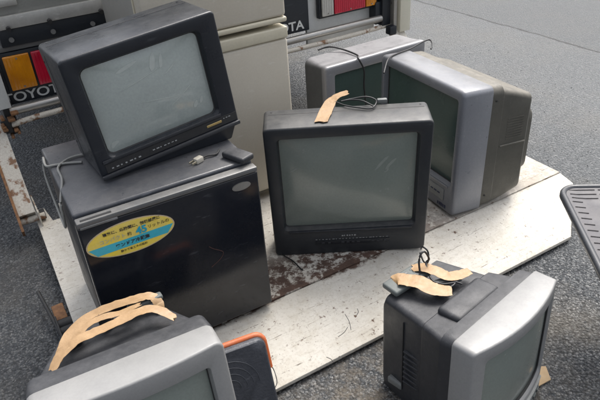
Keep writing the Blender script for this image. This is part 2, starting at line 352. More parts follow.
zr=.026; fa=P(275,390,zr); fb=P(571,236.5,zr); fc=P(573,183,.066)
fa=fa+(fa-fb).normalized()*.44
pp=[Vector((fa.x,fa.y,zr)),Vector((fb.x,fb.y,zr)),Vector((fc.x,fc.y,.066)),Vector((2.01,1.353,ZP)),Vector((.035,1.353,ZP))]
bm=bmesh.new(); hi=[bm.verts.new(p) for p in pp]; lo=[bm.verts.new(p-Vector((0,0,.014))) for p in pp]
bridge(bm,[lo,hi]); bm.faces.new(hi); bm.faces.new(lo[::-1]); bmesh.ops.bevel(bm,geom=bm.edges[:],offset=.002,segments=2,profile=.5,affect='EDGES')
obj('ramp_flap',bm,M_deck,lift)
bm=bmesh.new()
prism(bm,[(.05,1.375),(1.99,1.375),(2.01,2.40),(.17,2.40),(.17,2.28),(.06,2.28)],.002,.0635)
obj('under_frame',bm,M_tblk,lift)
bm=bmesh.new()
for y in (1.60,1.64,1.68): cyl(bm,(.0,y,.05),(.045,y,.05),.021,14)
add_box(bm,-.006,.0,1.57,1.71,.02,.075,.002)
obj('roller_hinge',bm,M_rub,lift)
bm=bmesh.new(); cyl(bm,(.022,1.56,.035),(.024,1.58,.07),.022,12); obj('hinge_boss',bm,M_rust2,lift)
bm=bmesh.new(); add_box(bm,-.004,.035,1.715,1.80,.03,.05,.003)
obj('hinge_bracket',bm,M_rust2,lift)
tube('damper_rod',[P(38,292,.055),P(63,338,.05)],.0065,M_rub,lift,smooth=0)
# ------------------------------------------------------------------ truck rear
truck=empty('truck',(0,0,0))
tag(truck,'rear of a white flatbed truck with tail lift bars and red amber lamps','truck')
def pt(name,x0,x1,y0,y1,z0,z1,m,par=truck,bev=.003):
    return obj(name,bx(x0,x1,y0,y1,z0,z1,bev=bev),m,par)
# bed and gate
pt('tail_gate',.17,2.12,2.605,2.64,.80,1.25,M_tpanel)
bm=bmesh.new()
add_box(bm,.17,2.12,2.585,2.604,.785,.835,.003)
obj('gate_lip',bm,M_tlip,truck)
bm=bmesh.new(); add_box(bm,.17,.26,2.59,2.606,.868,.895,.003); obj('gate_latch',bm,M_tlip,truck)
for p in ((9,31),(50,23),(101,12),(160,0)):
    q=PY(p[0],p[1],2.58); bm=bmesh.new(); cyl(bm,(q.x,2.583,.79),(q.x,2.566,.788),.009,10); obj('bolt',bm,M_rub,truck)
pt('bed_side',.10,.14,2.66,6.2,.80,1.20,M_tpanel); pt('bed_side',2.15,2.19,2.66,6.2,.80,1.20,M_tpanel)
pt('bed_floor',.145,2.145,2.66,6.2,.74,.80,M_tblk)
pt('cab',.15,2.14,6.25,7.7,.55,2.1,M_twhite,bev=.06)
pt('gate_sill',.16,2.13,2.60,2.655,.715,.782,M_tblk)
bm=bmesh.new()
add_box(bm,.14,2.10,2.62,2.66,.694,.713,.002)
obj('sill_strip',bm,M_sill,truck)
for x,n in ((.20,1),(.36,1),(.52,1)):
    q=bmesh.new(); cyl(q,(x,2.600,.742),(x,2.592,.742),.010,10); obj('rivet',q,M_sill,truck)
for xs in ((.5,.6),(1.6,1.7)): pt('chassis_rail',xs[0],xs[1],2.68,6.2,.52,.735,M_tblk)
pt('rear_axle',.4,1.9,4.2,4.3,.30,.40,M_tblk)
for x in (.30,1.80):
    w=bmesh.new(); add_tube(w,[(x-.02,4.25,.35),(x,4.25,.35),(x+.2,4.25,.35),(x+.22,4.25,.35)],[.31,.345,.345,.31],36)
    wo=obj('wheel',w,M_rub,truck)
    w=bmesh.new(); add_tube(w,[(x-.028,4.25,.35),(x-.022,4.25,.35)],[.15,.2],24); obj('rim',w,M_steel,wo)
# white rear skirt on the right, black plates
pt('rear_skirt',1.588,2.02,2.66,2.68,.40,.71,M_twhite)
pt('mud_plate',1.10,1.582,2.625,2.645,.492,.712,M_tblk)
pt('mud_plate',.10,.60,2.622,2.64,.478,.69,M_tblk)
# lamps
def lamp(segs,z0,z1,y):
    xs=[s_[0] for s_ in segs]+[s_[1] for s_ in segs]
    h=obj('tail_lamp',bx(min(xs)-.012,max(xs)+.012,y,y+.03,z0-.012,z1+.012,bev=.004),M_tblk,truck)
    for a,b_,m,nm in segs:
        bm=bmesh.new(); add_box(bm,a,b_,y-.014,y-.001,z0,z1,.004,3)
        k=int((b_-a)/.012)
        for i in range(1,k): # moulded ribs of the lens
            xx=a+(b_-a)*i/k; add_box(bm,xx-.002,xx+.002,y-.0155,y-.0142,z0+.006,z1-.006,.0005,1)
        obj(nm,bm,m,h)
        for zz in (z0+.012,z1-.012):
            s_=bmesh.new(); cyl(s_,((a+b_)/2,y-.0145,zz),((a+b_)/2,y-.0185,zz),.0035,8); obj('screw',s_,M_steel,h)
lamp([(.145,.245,M_amber,'amber_lens'),(.253,.375,M_red,'red_lens'),(.383,.47,M_clear,'clear_lens')],.540,.680,2.612)
lamp([(1.655,1.725,M_clear,'clear_lens'),(1.731,1.925,M_red,'red_lens'),(1.931,1.998,M_amber,'amber_lens')],.545,.69,2.622)
T=Matrix.Rotation(R(90),4,'X')
text_mesh('name_lettering','TOYOTA',.054,M_twhite,truck,Matrix.Translation((.235,2.6205,.505))@T,bold=.001,sx=1.2)
text_mesh('name_lettering','TOYOTA',.062,M_twhite,truck,Matrix.Translation((1.405,2.6225,.526))@T,bold=.0012,sx=1.12)
# bars
bm=bmesh.new(); add_tube(bm,[(.11,2.60,.461),(.7,2.60,.464),(1.4,2.60,.468),(2.02,2.60,.470)],.0185,16); obj('bumper_bar',bm,M_steel,truck,ang=50)
tube('lower_bar',[(.075,2.60,.398),(.12,2.58,.413),(.3,2.575,.424),(1.0,2.575,.43),(1.7,2.575,.426),(2.06,2.6,.423)],.012,M_rust,truck)
bm=bmesh.new(); add_box(bm,.085,.125,2.60,2.70,.36,.50,.004); add_box(bm,.06,.10,2.57,2.63,.38,.44,.006); obj('bar_bracket',bm,M_rub,truck)
bm=bmesh.new()
for k in range(9):
    a=random.uniform(.055,.14); add_box(bm,a,a+random.uniform(.01,.03),2.555,2.60,.36+.012*k,.372+.012*k,.003,1)
obj('rusty_clamp',bm,M_rust2,truck)
pt('lift_column',.045,.118,2.53,2.60,.50,1.05,M_twhite)
bm=bmesh.new(); add_box(bm,2.02,2.075,2.585,2.64,.43,1.05,.004); add_box(bm,1.985,2.03,2.60,2.66,.44,.56,.006); add_box(bm,2.04,2.085,2.54,2.584,.385,.43,.005)
obj('lift_column',bm,M_tblk,truck)
bm=bmesh.new(); add_box(bm,2.078,2.10,2.56,2.60,.41,1.05,.003); obj('column_rail',bm,M_steel,truck)
pt('lift_column',2.115,2.185,2.55,2.65,.385,1.05,M_tcream)
# lift arms down to the platform hinge
def bar(bm,a,b,w,h):
    a=Vector(a);b=Vector(b);t=(b-a).normalized();u=Vector((1,0,0));n=t.cross(u).normalized()
    q=[a-u*w/2-n*h/2,a+u*w/2-n*h/2,a+u*w/2+n*h/2,a-u*w/2+n*h/2]; L_=b-a
    v0=[bm.verts.new(p) for p in q]; v1=[bm.verts.new(p+L_) for p in q]
    bridge(bm,[v0,v1]); bm.faces.new(v0); bm.faces.new(v1)
for x in (.042,2.13):
    arm=empty('lift_arm') if False else None
    bm=bmesh.new(); bar(bm,(x-.004,2.64,.42),(x-.008,2.34,.115),.062,.055)
    a_=obj('lift_arm',bm,M_rust,truck)
    bm=bmesh.new(); bar(bm,(x-.041,2.58,.35),(x-.045,2.28,.075),.010,.06); obj('rusty_edge',bm,M_rust2,a_)
    bm=bmesh.new(); cyl(bm,(x-.045,2.33,.10),(x+.055,2.33,.10),.014,12); add_box(bm,x+.028,x+.034,2.28,2.44,.05,.15,.003); obj('hinge_pin',bm,M_rust,a_)
    bm=bmesh.new(); cyl(bm,(x+.038,2.36,.09),(x+.058,2.36,.09),.024,12); obj('hinge_bush',bm,M_rub,a_)
# ------------------------------------------------------------------ black mini fridge
fr=empty('mini_fridge',(.361,1.334,ZP),(0,0,R(-1.25)))
tag(fr,'small black fridge with a yellow oval sticker, a television standing on it','fridge')
W=.496; H=.527
obj('body',bx(-W/2+.003,W/2-.003,.045,.478,0.012,H-.026,bev=.006),M_fr_body,fr)
obj('top_plate',bx(-W/2,W/2,.034,.482,H-.024,H+.001,bev=.007,seg=3),M_fr_top,fr)
dr=obj('door',bx(-W/2,W/2,0,.040,.02,H-.022,bev=.006,seg=3),M_fr_door,fr)
bm=bmesh.new(); add_box(bm,-W/2+.001,W/2-.001,-.003,.028,H-.021,H-.006,.004,2)
obj('door_cap',bm,M_lip,dr)
bm=bmesh.new(); add_box(bm,-W/2+.012,-W/2+.09,.004,.012,H-.0058,H-.0048,.0004,1); obj('handle_slot',bm,M_rub,dr)
bm=bmesh.new(); add_box(bm,-W/2+.006,-W/2+.10,-.0045,-.0005,H-.026,H-.019,.0015,1); obj('handle',bm,M_lip,dr)
def ellipse(cx,cz,a,b,y,th,n=48,rot=0):
    bm=bmesh.new(); pts=[]
    for k in range(n):
        t=2*math.pi*k/n; x=a*math.cos(t); z=b*math.sin(t); pts.append((cx+x*math.cos(rot)-z*math.sin(rot),cz+x*math.sin(rot)+z*math.cos(rot)))
    f0=[bm.verts.new((x,y,z)) for x,z in pts]; f1=[bm.verts.new((x,y+th,z)) for x,z in pts]
    bridge(bm,[f0,f1]); bm.faces.new(f0); bm.faces.new(f1); return bm
bm=ellipse(.193,.476,.028,.0115,-.004,.0035); obj('oval_badge',bm,M_steel,dr)
# sticker: local centre
sx,sz=-.126,.437; sa,sb=.1165,.050; tilt=R(-1)
st=obj('sticker',ellipse(sx,sz,sa,sb,-.0012,.0010,rot=tilt),M_fade,dr)
obj('sticker_face',ellipse(sx,sz,sa-.003,sb-.003,-.0020,.0007,rot=tilt),M_yel,st)
# cyan band across the ellipse
bm=bmesh.new(); top=[];bot=[]
for k in range(25):
    t=-1+2*k/24; 
    z1=-.004+.012*t*0; x=t
    for lst,zz in ((top,-.002),(bot,-.026)):
        ex=(sa-.004)*math.sqrt(max(0,1-(zz/(sb-.003))**2)); lst.append((sx+ex*t,sz+zz))
f=[bm.verts.new((x,-.0026,z)) for x,z in top]; g=[bm.verts.new((x,-.0026,z)) for x,z in bot]
f2=[bm.verts.new((x,-.0021,z)) for x,z in top]; g2=[bm.verts.new((x,-.0021,z)) for x,z in bot]
bridge(bm,[f,g],closed=False); bridge(bm,[f2,g2],closed=False); bridge(bm,[f,f2],closed=False); bridge(bm,[g,g2],closed=False)
obj('sticker_band',bm,M_cyan,st,smooth=False)
def stxt(body,size,dx,dz,m,sxx=1,bold=0): 
    return text_mesh('sticker_text',body,size,m,st,Matrix.Translation((sx+dx,-.0030,sz+dz))@T,ext=.0002,bold=bold,sx=sxx)
stxt('寝室に、応接間に、勉強部屋に',.0108,.006,.0295,M_ink,bold=.0002)
stxt('約',.012,-.004,.010,M_ink); stxt('45',.029,.028,.010,M_cyi,bold=.0012); stxt('リットルの',.012,.074,.012,M_ink)
stxt('コンパクト',.014,-.048,.010,mat('faded ink',(.45,.5,.48),.5))
stxt('ワンドア冷蔵庫',.013,.0,-.015,M_ink,bold=.0003); stxt('静かで省エネの設計',.008,.0,-.034,M_ink)
# red scratch on door
tube('scratch',[(.073,-.0006,.318),(.085,-.0006,.305),(.105,-.0006,.290),(.112,-.0006,.279),(.10,-.0006,.262),(.07,-.0006,.245)],.0008,mat('red brown scratch',(.09,.035,.028),.6),dr,smooth=4)
# ------------------------------------------------------------------ beige tall fridge
bf=empty('tall_fridge',(.798,1.92,ZP))
tag(bf,'tall stained beige two-door fridge standing behind the black one','fridge')
w2=.264
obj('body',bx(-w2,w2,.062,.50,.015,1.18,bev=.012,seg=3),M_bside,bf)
obj('fridge_door',bx(-w2,w2,0,.055,.04,.647,bev=.012,seg=3),M_beige,bf)
obj('freezer_door',bx(-w2,w2,0,.055,.727,1.17,bev=.012,seg=3),M_beige,bf)
o=obj('door_trim',bx(-w2-.001,w2+.001,-.003,.056,.648,.690,bev=.006,seg=3),M_trim,bf)
o=obj('door_trim',bx(-w2-.001,w2+.001,-.003,.056,.707,.7255,bev=.006,seg=3),M_trim,bf)
for x in (-w2-.002,): obj('edge_trim',bx(x,x+.008,.056,.066,.05,1.16,bev=.002,seg=1),M_trim,bf)
# ------------------------------------------------------------------ televisions
def dome(u,v): return max(0,1-u*u)**.8*max(0,1-v*v)**.8
def television(label,pos,rot,W,H,scr,D,rear,mb,ms,mg,bow=0,bulge=.012,rc=.018,fr=.008,lip=.012,sidemat=None,scrr=.02,group=None,taper=0,innermat=None,steps=True):
    """scr=(x0,x1,z0,z1) opening in the front; rear=list of (y,w,h,zc,corner r)"""
    t=empty('television',pos,rot); tag(t,label,'television')
    def B(p,amt=1):
        b=bow*(1-(2*p.x/W)**2)*amt; return Vector((p.x,p.y-b,p.z))
    zc=H/2
    sw=scr[1]-scr[0]; sh=scr[3]-scr[2]; sxx=(scr[0]+scr[1])/2; szz=(scr[2]+scr[3])/2
    rings=[rr(W-.004,H-.004,rc,D,0,zc)]
    rings.append(rr(W,H,rc,D-.003,0,zc))
    rings.append(rr(W,H,rc,fr,0,zc))
    for k in (30,60,90):
        i=fr*(1-math.cos(R(k))); rings.append(rr(W-2*i,H-2*i,max(.004,rc-i),fr-fr*math.sin(R(k)),0,zc))
    rings.append(rr(sw+.014,sh+.014,scrr+.004,0,sxx,szz))
    rings.append(rr(sw+.010,sh+.010,scrr+.002,.001,sxx,szz))
    rings.append(rr(sw,sh,scrr,lip,sxx,szz))
    rings.append(rr(sw-.002,sh-.002,scrr,lip+.012,sxx,szz))
    n=len(rings); out=[]
    for i,r_ in enumerate(rings):
        a=0 if i<2 else 1
        out.append([B(p,a) for p in r_])
    bm=bmesh.new(); loft(bm,out); obj('bezel',bm,mb,t,ang=40)
    # tube face
    bm=bmesh.new(); sr=[]
    for s_ in (1.0,.97,.92,.86,.79,.71,.62,.53,.44,.35,.26,.17,.08):
        sr.append([B(Vector((p.x,lip+.005-bulge*dome((p.x-sxx)/(sw/2),(p.z-szz)/(sh/2)),p.z)),.9) for p in rr((sw-.001)*s_,(sh-.001)*s_,scrr*s_+.001,0,sxx,szz)])
    loft(bm,sr,cap1=True); obj('screen',bm,mg,t,ang=60)
    # dark gasket round the tube
    bm=bmesh.new(); g0=[[B(p) for p in rr(sw-.0005,sh-.0005,scrr,lip+.0005,sxx,szz)],[B(p) for p in rr(sw-.005,sh-.005,scrr,lip+.0025,sxx,szz)],[B(p) for p in rr(sw-.005,sh-.005,scrr,lip+.011,sxx,szz)]]
    loft(bm,g0); obj('screen_gasket',bm,M_rub,t)
    bm=bmesh.new(); rg=[rr(w_,h_,r_,y_,0,z_) for (y_,w_,h_,z_,r_) in rear]
    loft(bm,rg,cap0=True,cap1=True); rs=obj('rear_shell',bm,ms,t,ang=28)
    return t,rs
def vents(par,x,y0,y1,z0,z1,n,m,side=True):
    bm=bmesh.new()
    for k in range(n):
        z=z0+(z1-z0)*k/(n-1); add_box(bm,x-.0012,x+.0012,y0,y1,z-.0018,z+.0018)
    return obj('vent_slots',bm,m,par,smooth=False)
def marks(name,par,y,x0,x1,z,n,m,h=.003,seed=1):
    rnd=random.Random(seed); bm=bmesh.new(); x=x0
    dx=(x1-x0)/n
    for k in range(n):
        w=dx*rnd.uniform(.3,.75); add_box(bm,x,x+w,y-.0006,y+.0006,z-h*rnd.uniform(.3,.5),z+h*rnd.uniform(.3,.5)); x+=dx
    return obj(name,bm,m,par,smooth=False)
# TV1 black, on the fridge
t,rs=television('black television tilted on top of the black fridge, reflection strokes painted on its pale screen',(.438,1.497,.636),(R(-1.287),R(-5.305),R(2.712)),.425,.335,(-.172,.156,.053,.296),.205,
   [(.20,.418,.325,.1665,.02),(.206,.38,.29,.165,.03),(.30,.30,.25,.16,.03),(.38,.22,.19,.15,.03),(.40,.2,.17,.15,.03)],M_blk,M_blk,M_scr1,bulge=.016,rc=.012,fr=.006,lip=.014,scrr=.018)
tv1=t
bm=bmesh.new(); add_box(bm,-.198,.160,-.005,-.0005,.043,.052,.0015); obj('screen_sill',bm,M_dsh,t)
bm=bmesh.new(); add_box(bm,-.2125,.2125,-.010,-.0005,.0,.012,.003); obj('front_ridge',bm,M_dsh,t)
bm=bmesh.new(); add_box(bm,-.195,.208,-.0015,-.0004,.014,.040,.0004,1); obj('control_strip',bm,M_rub,t)
marks('control_marks',t,-.002,-.18,-.09,.024,7,M_mark,.004,3); marks('control_marks',t,-.002,-.06,.02,.027,7,M_mark,.003,5)
bm=bmesh.new(); add_box(bm,.110,.158,-.003,-.0016,.024,.031,.0006,1); obj('badge',bm,M_gold,t)
marks('control_marks',t,-.002,.165,.19,.033,3,M_mark,.003,8)
# wedge stand that reaches the fridge top
M1=Matrix.Translation(Vector((.438,1.497,.636)))@(Matrix.Rotation(R(2.712),4,'Z')@Matrix.Rotation(R(-5.305),4,'Y')@Matrix.Rotation(R(-1.287),4,'X')); M1i=M1.inverted()
bm=bmesh.new()
tp=[(-.200,.0,-.0005),(.200,.0,-.0005),(.19,.19,-.0005),(-.19,.19,-.0005)]
lo=[]
for x,y,z in tp:
    w=M1@Vector((x*.93,y+.008,z)); w.z=.6085; lo.append(M1i@w)
a=[bm.verts.new(p) for p in tp]; b_=[bm.verts.new(p) for p in lo]; bridge(bm,[a,b_]); bm.faces.new(a); bm.faces.new(b_)
bmesh.ops.bevel(bm,geom=bm.edges[:],offset=.003,segments=2,affect='EDGES')
obj('stand',bm,M_blk,t)
# pale strokes laid over the tube glass
def pale_stroke(par,pts,w,y):
    bm=bmesh.new(); c=catmull([Vector((x,y,z)) for x,z in pts],4); rings=[]
    for i,p in enumerate(c):
        tt=(c[min(i+1,len(c)-1)]-c[max(i-1,0)]).normalized(); nn=Vector((-tt.z,0,tt.x))*w*random.uniform(.6,1.15)
        rings.append([bm.verts.new(q) for q in (p-nn,p+nn,p+nn+Vector((0,.002,0)),p-nn+Vector((0,.002,0)))])
    bridge(bm,rings); bm.faces.new(rings[0]); bm.faces.new(rings[-1]); return obj('pale_stroke',bm,M_stroke,par,smooth=False)
M_refl1=mat('painted screen reflection',(.42,.455,.43),.35,(.37,.40,.38),scale=60)  # window reflections painted on the tube as pale strokes, plus thin scratch lines
def tube_strokes(par,scr,lip,bulge,strokes,m=M_stroke):
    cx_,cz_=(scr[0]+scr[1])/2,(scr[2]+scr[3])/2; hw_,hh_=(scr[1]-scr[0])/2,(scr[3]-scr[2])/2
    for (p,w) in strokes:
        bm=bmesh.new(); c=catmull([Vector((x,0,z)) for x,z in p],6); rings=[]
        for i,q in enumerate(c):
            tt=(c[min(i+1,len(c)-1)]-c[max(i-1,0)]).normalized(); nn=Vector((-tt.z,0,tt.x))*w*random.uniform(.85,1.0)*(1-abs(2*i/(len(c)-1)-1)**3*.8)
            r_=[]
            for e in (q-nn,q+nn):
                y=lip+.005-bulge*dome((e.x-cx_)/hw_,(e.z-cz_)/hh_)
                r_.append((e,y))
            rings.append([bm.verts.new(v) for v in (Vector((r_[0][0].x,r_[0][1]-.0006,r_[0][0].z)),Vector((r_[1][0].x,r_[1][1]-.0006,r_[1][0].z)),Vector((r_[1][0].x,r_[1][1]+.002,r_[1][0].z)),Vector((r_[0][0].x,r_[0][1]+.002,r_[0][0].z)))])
        bridge(bm,rings); bm.faces.new(rings[0]); bm.faces.new(rings[-1]); obj('pale_stroke',bm,m,par,ang=60)
tube_strokes(tv1,(-.172,.156,.053,.296),.014,.016,[([(-.085,.258),(-.06,.264),(-.025,.272)],.005),([(-.075,.250),(-.05,.255)],.003),([(.005,.235),(.012,.252),(.022,.278)],.008),([(.03,.235),(.036,.25),(.042,.27)],.005),([(.035,.215),(.05,.222),(.075,.238)],.0014),
 ([(-.09,.212),(-.03,.224),(.03,.238)],.0010),([(-.05,.165),(.03,.150),(.06,.146)],.0009),([(.03,.125),(.06,.140),(.105,.165)],.0013),([(.095,.092),(.10,.10),(.106,.110)],.006),([(.115,.098),(.12,.106),(.124,.116)],.005),([(-.157,.068),(-.15,.078),(-.135,.082)],.006)],M_refl1)
# TV2 black, centre of platform
t,rs=television('black television in the middle of the white platform with tan tape on top',(.976,1.42,ZP),(R(4.2),0,R(-30.8)),.532,.522,(-.222,.222,.118,.478),.125,
   [(.122,.515,.50,.25,.02),(.128,.47,.44,.235,.03),(.27,.38,.36,.22,.04),(.37,.28,.26,.19,.04),(.39,.26,.24,.19,.04)],M_blk2,M_blk2,M_scr2,bulge=.018,rc=.016,fr=.007,lip=.016,scrr=.012)
tv2=t
tube_strokes(tv2,(-.222,.222,.118,.478),.016,.018,[([(.085,.345),(.11,.375),(.13,.395)],.005),([(.12,.345),(.135,.365),(.155,.385)],.005),([(.115,.335),(.125,.34),(.13,.352)],.003),([(-.19,.35),(-.18,.357),(-.165,.365)],.003)])
bm=bmesh.new(); add_box(bm,-.21,.215,-.006,-.0005,.104,.110,.0015); obj('screen_sill',bm,M_dsh,t)
bm=bmesh.new(); add_box(bm,-.12,.14,-.003,-.0005,.045,.062,.001); obj('control_strip',bm,M_blk,t)
for k,x in enumerate((-.10,-.078,-.03,-.012,.006,.024,.075,.093,.118)):
    bm=bmesh.new(); add_box(bm,x,x+.011,-.0055,-.0031,.049,.057,.001,1); obj('button',bm,M_dsh,t)
marks('badge_marks',t,-.001,-.028,.024,.082,6,M_mark,.006,2)
marks('control_marks',t,-.001,-.12,.14,.068,22,M_mark,.002,12)
bm=bmesh.new(); add_box(bm,-.2,.2,.012,.22,-.012,.0,.003); st2=obj('foot_base',bm,M_blk,t)
# TV3 silver behind
t,rs=television('silver grey television at the back beside the beige fridge, black cable over its top',(1.549,2.011,ZP),(0,0,R(.77)),.545,.452,(-.222,.222,.10,.405),.034,
   [(.029,.540,.447,.226,.016),(.09,.535,.44,.226,.02),(.17,.535,.44,.226,.03),(.20,.47,.41,.22,.04),(.30,.36,.30,.20,.05),(.38,.26,.22,.18,.05)],M_silv,M_silv,M_scr4,bulge=.006,rc=.014,fr=.009,lip=.012,scrr=.006)
tv3=t
rs.data.materials.clear(); rs.data.materials.append(mat('grey television shell',(.055,.06,.062),.5,(.07,.075,.075),dust=(.29,.285,.295),dlo=.2,dhi=.42,scr=.2))
marks('control_marks',t,-.001,-.1,.1,.05,10,M_dmark,.004,4)
bm=bmesh.new(); add_box(bm,-.22,.22,-.004,-.0005,.028,.034,.001); obj('front_ridge',bm,M_silv,t)
# TV4 silver wide, right
t,rs=television('big silver television with brown grey rear shell standing at the platform right end',(1.44,1.633,ZP),(R(-2.5),R(-2.1),R(-97.1)),.553,.496,(-.245,.243,.122,.455),.128,
   [(.115,.548,.49,.248,.03),(.13,.548,.49,.248,.035),(.178,.545,.487,.247,.035),(.184,.538,.465,.242,.022),(.24,.536,.435,.240,.022),(.312,.532,.390,.240,.022),(.322,.520,.385,.240,.022),(.34,.40,.33,.225,.03),(.42,.36,.27,.20,.04),(.43,.34,.25,.20,.04)],M_silv2,M_side,M_scr3,bulge=.008,rc=.022,fr=.014,lip=.020,scrr=.01)
tv4=t
bm=bmesh.new(); add_box(bm,-.235,.235,-.004,-.0005,.108,.114,.001); obj('screen_sill',bm,M_silv,t)
bm=bmesh.new(); add_box(bm,-.20,.215,-.003,-.0005,.045,.095,.002); obj('control_strip',bm,M_silvside,t)
marks('control_marks',t,-.004,-.1,.2,.07,14,M_dmark,.006,4)
marks('corner_lettering',t,-.001,.180,.235,.024,5,M_dmark,.016,9)
bm=bmesh.new()
for k in range(9): add_box(bm,.2660,.2695,.215,.290,.275+.010*k,.279+.010*k,M=Matrix.Rotation(0,4,'Z'))
obj('vent_slats',bm,M_side,rs,smooth=False)
bm=bmesh.new(); add_box(bm,.260,.2725,.19,.31,.250,.256,.002,1,M=Matrix.Translation((0,0,0))); obj('moulded_ridge',bm,M_side,rs)
# TV5 front right on asphalt
t,rs=television('silver fronted television with dark shell on the asphalt, remote and tan tape on top',(.931,.651,0),(R(-2),R(1.5),R(11.8)),.375,.383,(-.145,.165,.085,.340),.058,
   [(.052,.370,.378,.191,.02),(.060,.372,.380,.191,.022),(.092,.366,.372,.190,.025),(.098,.338,.347,.178,.014),(.165,.300,.342,.174,.014),(.172,.286,.334,.170,.016),(.310,.238,.330,.168,.018),(.323,.218,.30,.16,.02)],M_silv3,M_dsh,M_scr2,bow=.030,bulge=.008,rc=.012,fr=.005,lip=.007,scrr=.012)
tv5=t; rs5=rs
def bowed(par,name,x0,x1,z0,z1,th,m,W,bow,y=0,n=14):
    bm=bmesh.new(); rings=[]
    for k in range(n+1):
        x=x0+(x1-x0)*k/n; yy=y-bow*(1-(2*x/W)**2)
        rings.append([bm.verts.new(q) for q in ((x,yy,z0),(x,yy-th,z0+.002),(x,yy-th,z1-.002),(x,yy,z1))])
    bridge(bm,rings); bm.faces.new(rings[0]); bm.faces.new(rings[-1]); return obj(name,bm,m,par)
bowed(t,'front_ridge',-.17,.17,.055,.062,.006,M_silvside,.375,.030,.0)
bowed(t,'control_strip',-.05,.17,.026,.048,.004,M_silvside,.375,.030,.0)
for k in range(5):
    x=.02+.028*k; bowed(t,'button',x,x+.018,.031,.043,.008,M_rem2,.375,.030,.0,3)
bm=bmesh.new(); add_box(bm,-.09,.09,.10,.30,.0,.035,.008); obj('foot_base',bm,M_dsh,t)
bm=bmesh.new(); add_box(bm,-.09,.09,.098,.17,.325,.362,.012,3); obj('shell_hump',bm,M_dsh,rs)
bm=bmesh.new(); add_box(bm,-.138,-.115,.235,.285,.055,.078,.006,3); obj('side_handle',bm,M_rem,rs)
for yy in (.155,.235): obj('panel_seam',bx(-.1445+.035*(yy>.2)*.4,-.135,yy,yy+.002,.06,.30),M_rub,rs)
for k in range(7): obj('vent_slat',bx(-.1425,-.13,.18,.228,.10+.018*k,.105+.018*k,bev=.0008,seg=1),M_dsh,rs)
# TV6 front left
t,rs=television('pale silver television at the photo\'s lower left corner, loops of tan tape behind it',(.094,.914,0),(R(-7.3),R(-.8),R(-4.1)),.425,.425,(-.165,.165,.10,.368),.078,
   [(.070,.420,.42,.211,.02),(.082,.426,.424,.212,.02),(.135,.420,.418,.210,.022),(.142,.40,.40,.205,.03),(.165,.37,.398,.203,.02),(.22,.31,.402,.204,.02),(.30,.25,.395,.20,.025),(.31,.22,.38,.198,.03)],M_silv3,M_dsh,M_scr2,bow=.020,bulge=.010,rc=.022,fr=.006,lip=.016,scrr=.008)
tv6=t; rs6=rs
bowed(t,'front_ridge',-.19,.19,.06,.067,.005,M_silvside,.425,.020)
for k in range(5):
    x=-.06+.03*k; bowed(t,'button',x,x+.02,.030,.042,.006,M_rem2,.425,.020,0,3)
bm=bmesh.new(); add_box(bm,-.1,.1,.10,.26,.0,.06,.008); obj('foot_base',bm,M_dsh,t)
# the front faces of the two silver sets are greyer than their top edge
def screws(par,pts,m=M_rub):
    for p,ax_ in pts:
        q=bmesh.new(); v=Vector(p); cyl(q,v-ax_*.001,v+ax_*.0012,.0035,10); obj('screw',q,m,par)
Z_=Vector((0,0,1)); X_=Vector((1,0,0))
screws(tv1,[((-.19,.19,.3345),Z_),((.19,.19,.3345),Z_),((-.2125,.19,.05),X_),((-.2125,.19,.29),X_)])
screws(tv2,[((-.24,.11,.5215),Z_),((.24,.11,.5215),Z_)])
screws(tv4,[((.2765,.145,.06),X_),((.2765,.145,.44),X_)])
obj('panel_seam',bx(-.213,-.2118,.155,.158,.02,.315),M_rub,tv1)
obj('panel_seam',bx(-.2,.2,.155,.158,.3343,.3355),M_rub,tv1)
obj('panel_seam',bx(-.25,.25,.092,.0945,.5213,.5224),M_rub,tv2)
# ------------------------------------------------------------------ things resting on the sets
def loose(name,bm,m,label,cat,loc=(0,0,0),rot=(0,0,0),ang=32):
    o=obj(name,bm,m,ang=ang); o.location=loc; o.rotation_euler=rot; tag(o,label,cat); return o
up=Vector((0,0,1))
# tape on TV2
def onbox(p,dz=0): return Vector(p)+Vector((0,0,dz))
def L2(x,y,z): return (Matrix.Translation((.976,1.42,ZP))@Matrix.Rotation(R(-30.8),4,'Z')@Matrix.Rotation(R(4.2),4,'X'))@Vector((x,y,z))
ZT2=.605
def tp2(px,py,dz=.004): 
    # point on TV2 top plane
    n=(L2(0,0,1)-L2(0,0,0)); o=L2(0,0,.522); r=ray(px,py); tt=(o-CAMP).dot(n)/r.dot(n); return CAMP+r*tt+n*dz
a,b_=tp2(314,123),tp2(327,123)
tape_pts=[(tp2(321,123)),(tp2(325,114)),(tp2(330,104)),(tp2(337,99.5,.012)),(tp2(348,97,.018))]
hw=[(b_-a)*.5,(tp2(332,113)-tp2(319,112))*.5,(tp2(335,106)-tp2(325,102))*.5,(tp2(338,102,.012)-tp2(336,98,.012))*.6,(tp2(349,99,.018)-tp2(347,95,.018))*.5]
o=ribbon('paper_tape',tape_pts,hw,M_tape,jag=.004); tag(o,'short tan paper tape stuck on the middle black television','tape')
pts=[tp2(335,103,.005),tp2(345,107,.006),tp2(357,109,.006),tp2(371,110,.006),tp2(376,106,.010),tp2(375,101,.006),tp2(366,100,.012),tp2(352,101,.008),tp2(341,103,.006),tp2(350,102,.008),tp2(362,104,.012),tp2(374,108,.006)]
tag(tube('power_cable',pts,.0026,M_cable),'black cable coiled on top of the middle black television','cable')
bm=bmesh.new(); add_box(bm,-.016,.016,-.008,.008,0,.014,.003)
q=tp2(382,102.5,.0); loose('cable_plug',bm,M_rem,'small grey plug lying at the back of the middle black television','plug',q,(0,0,R(-30)))
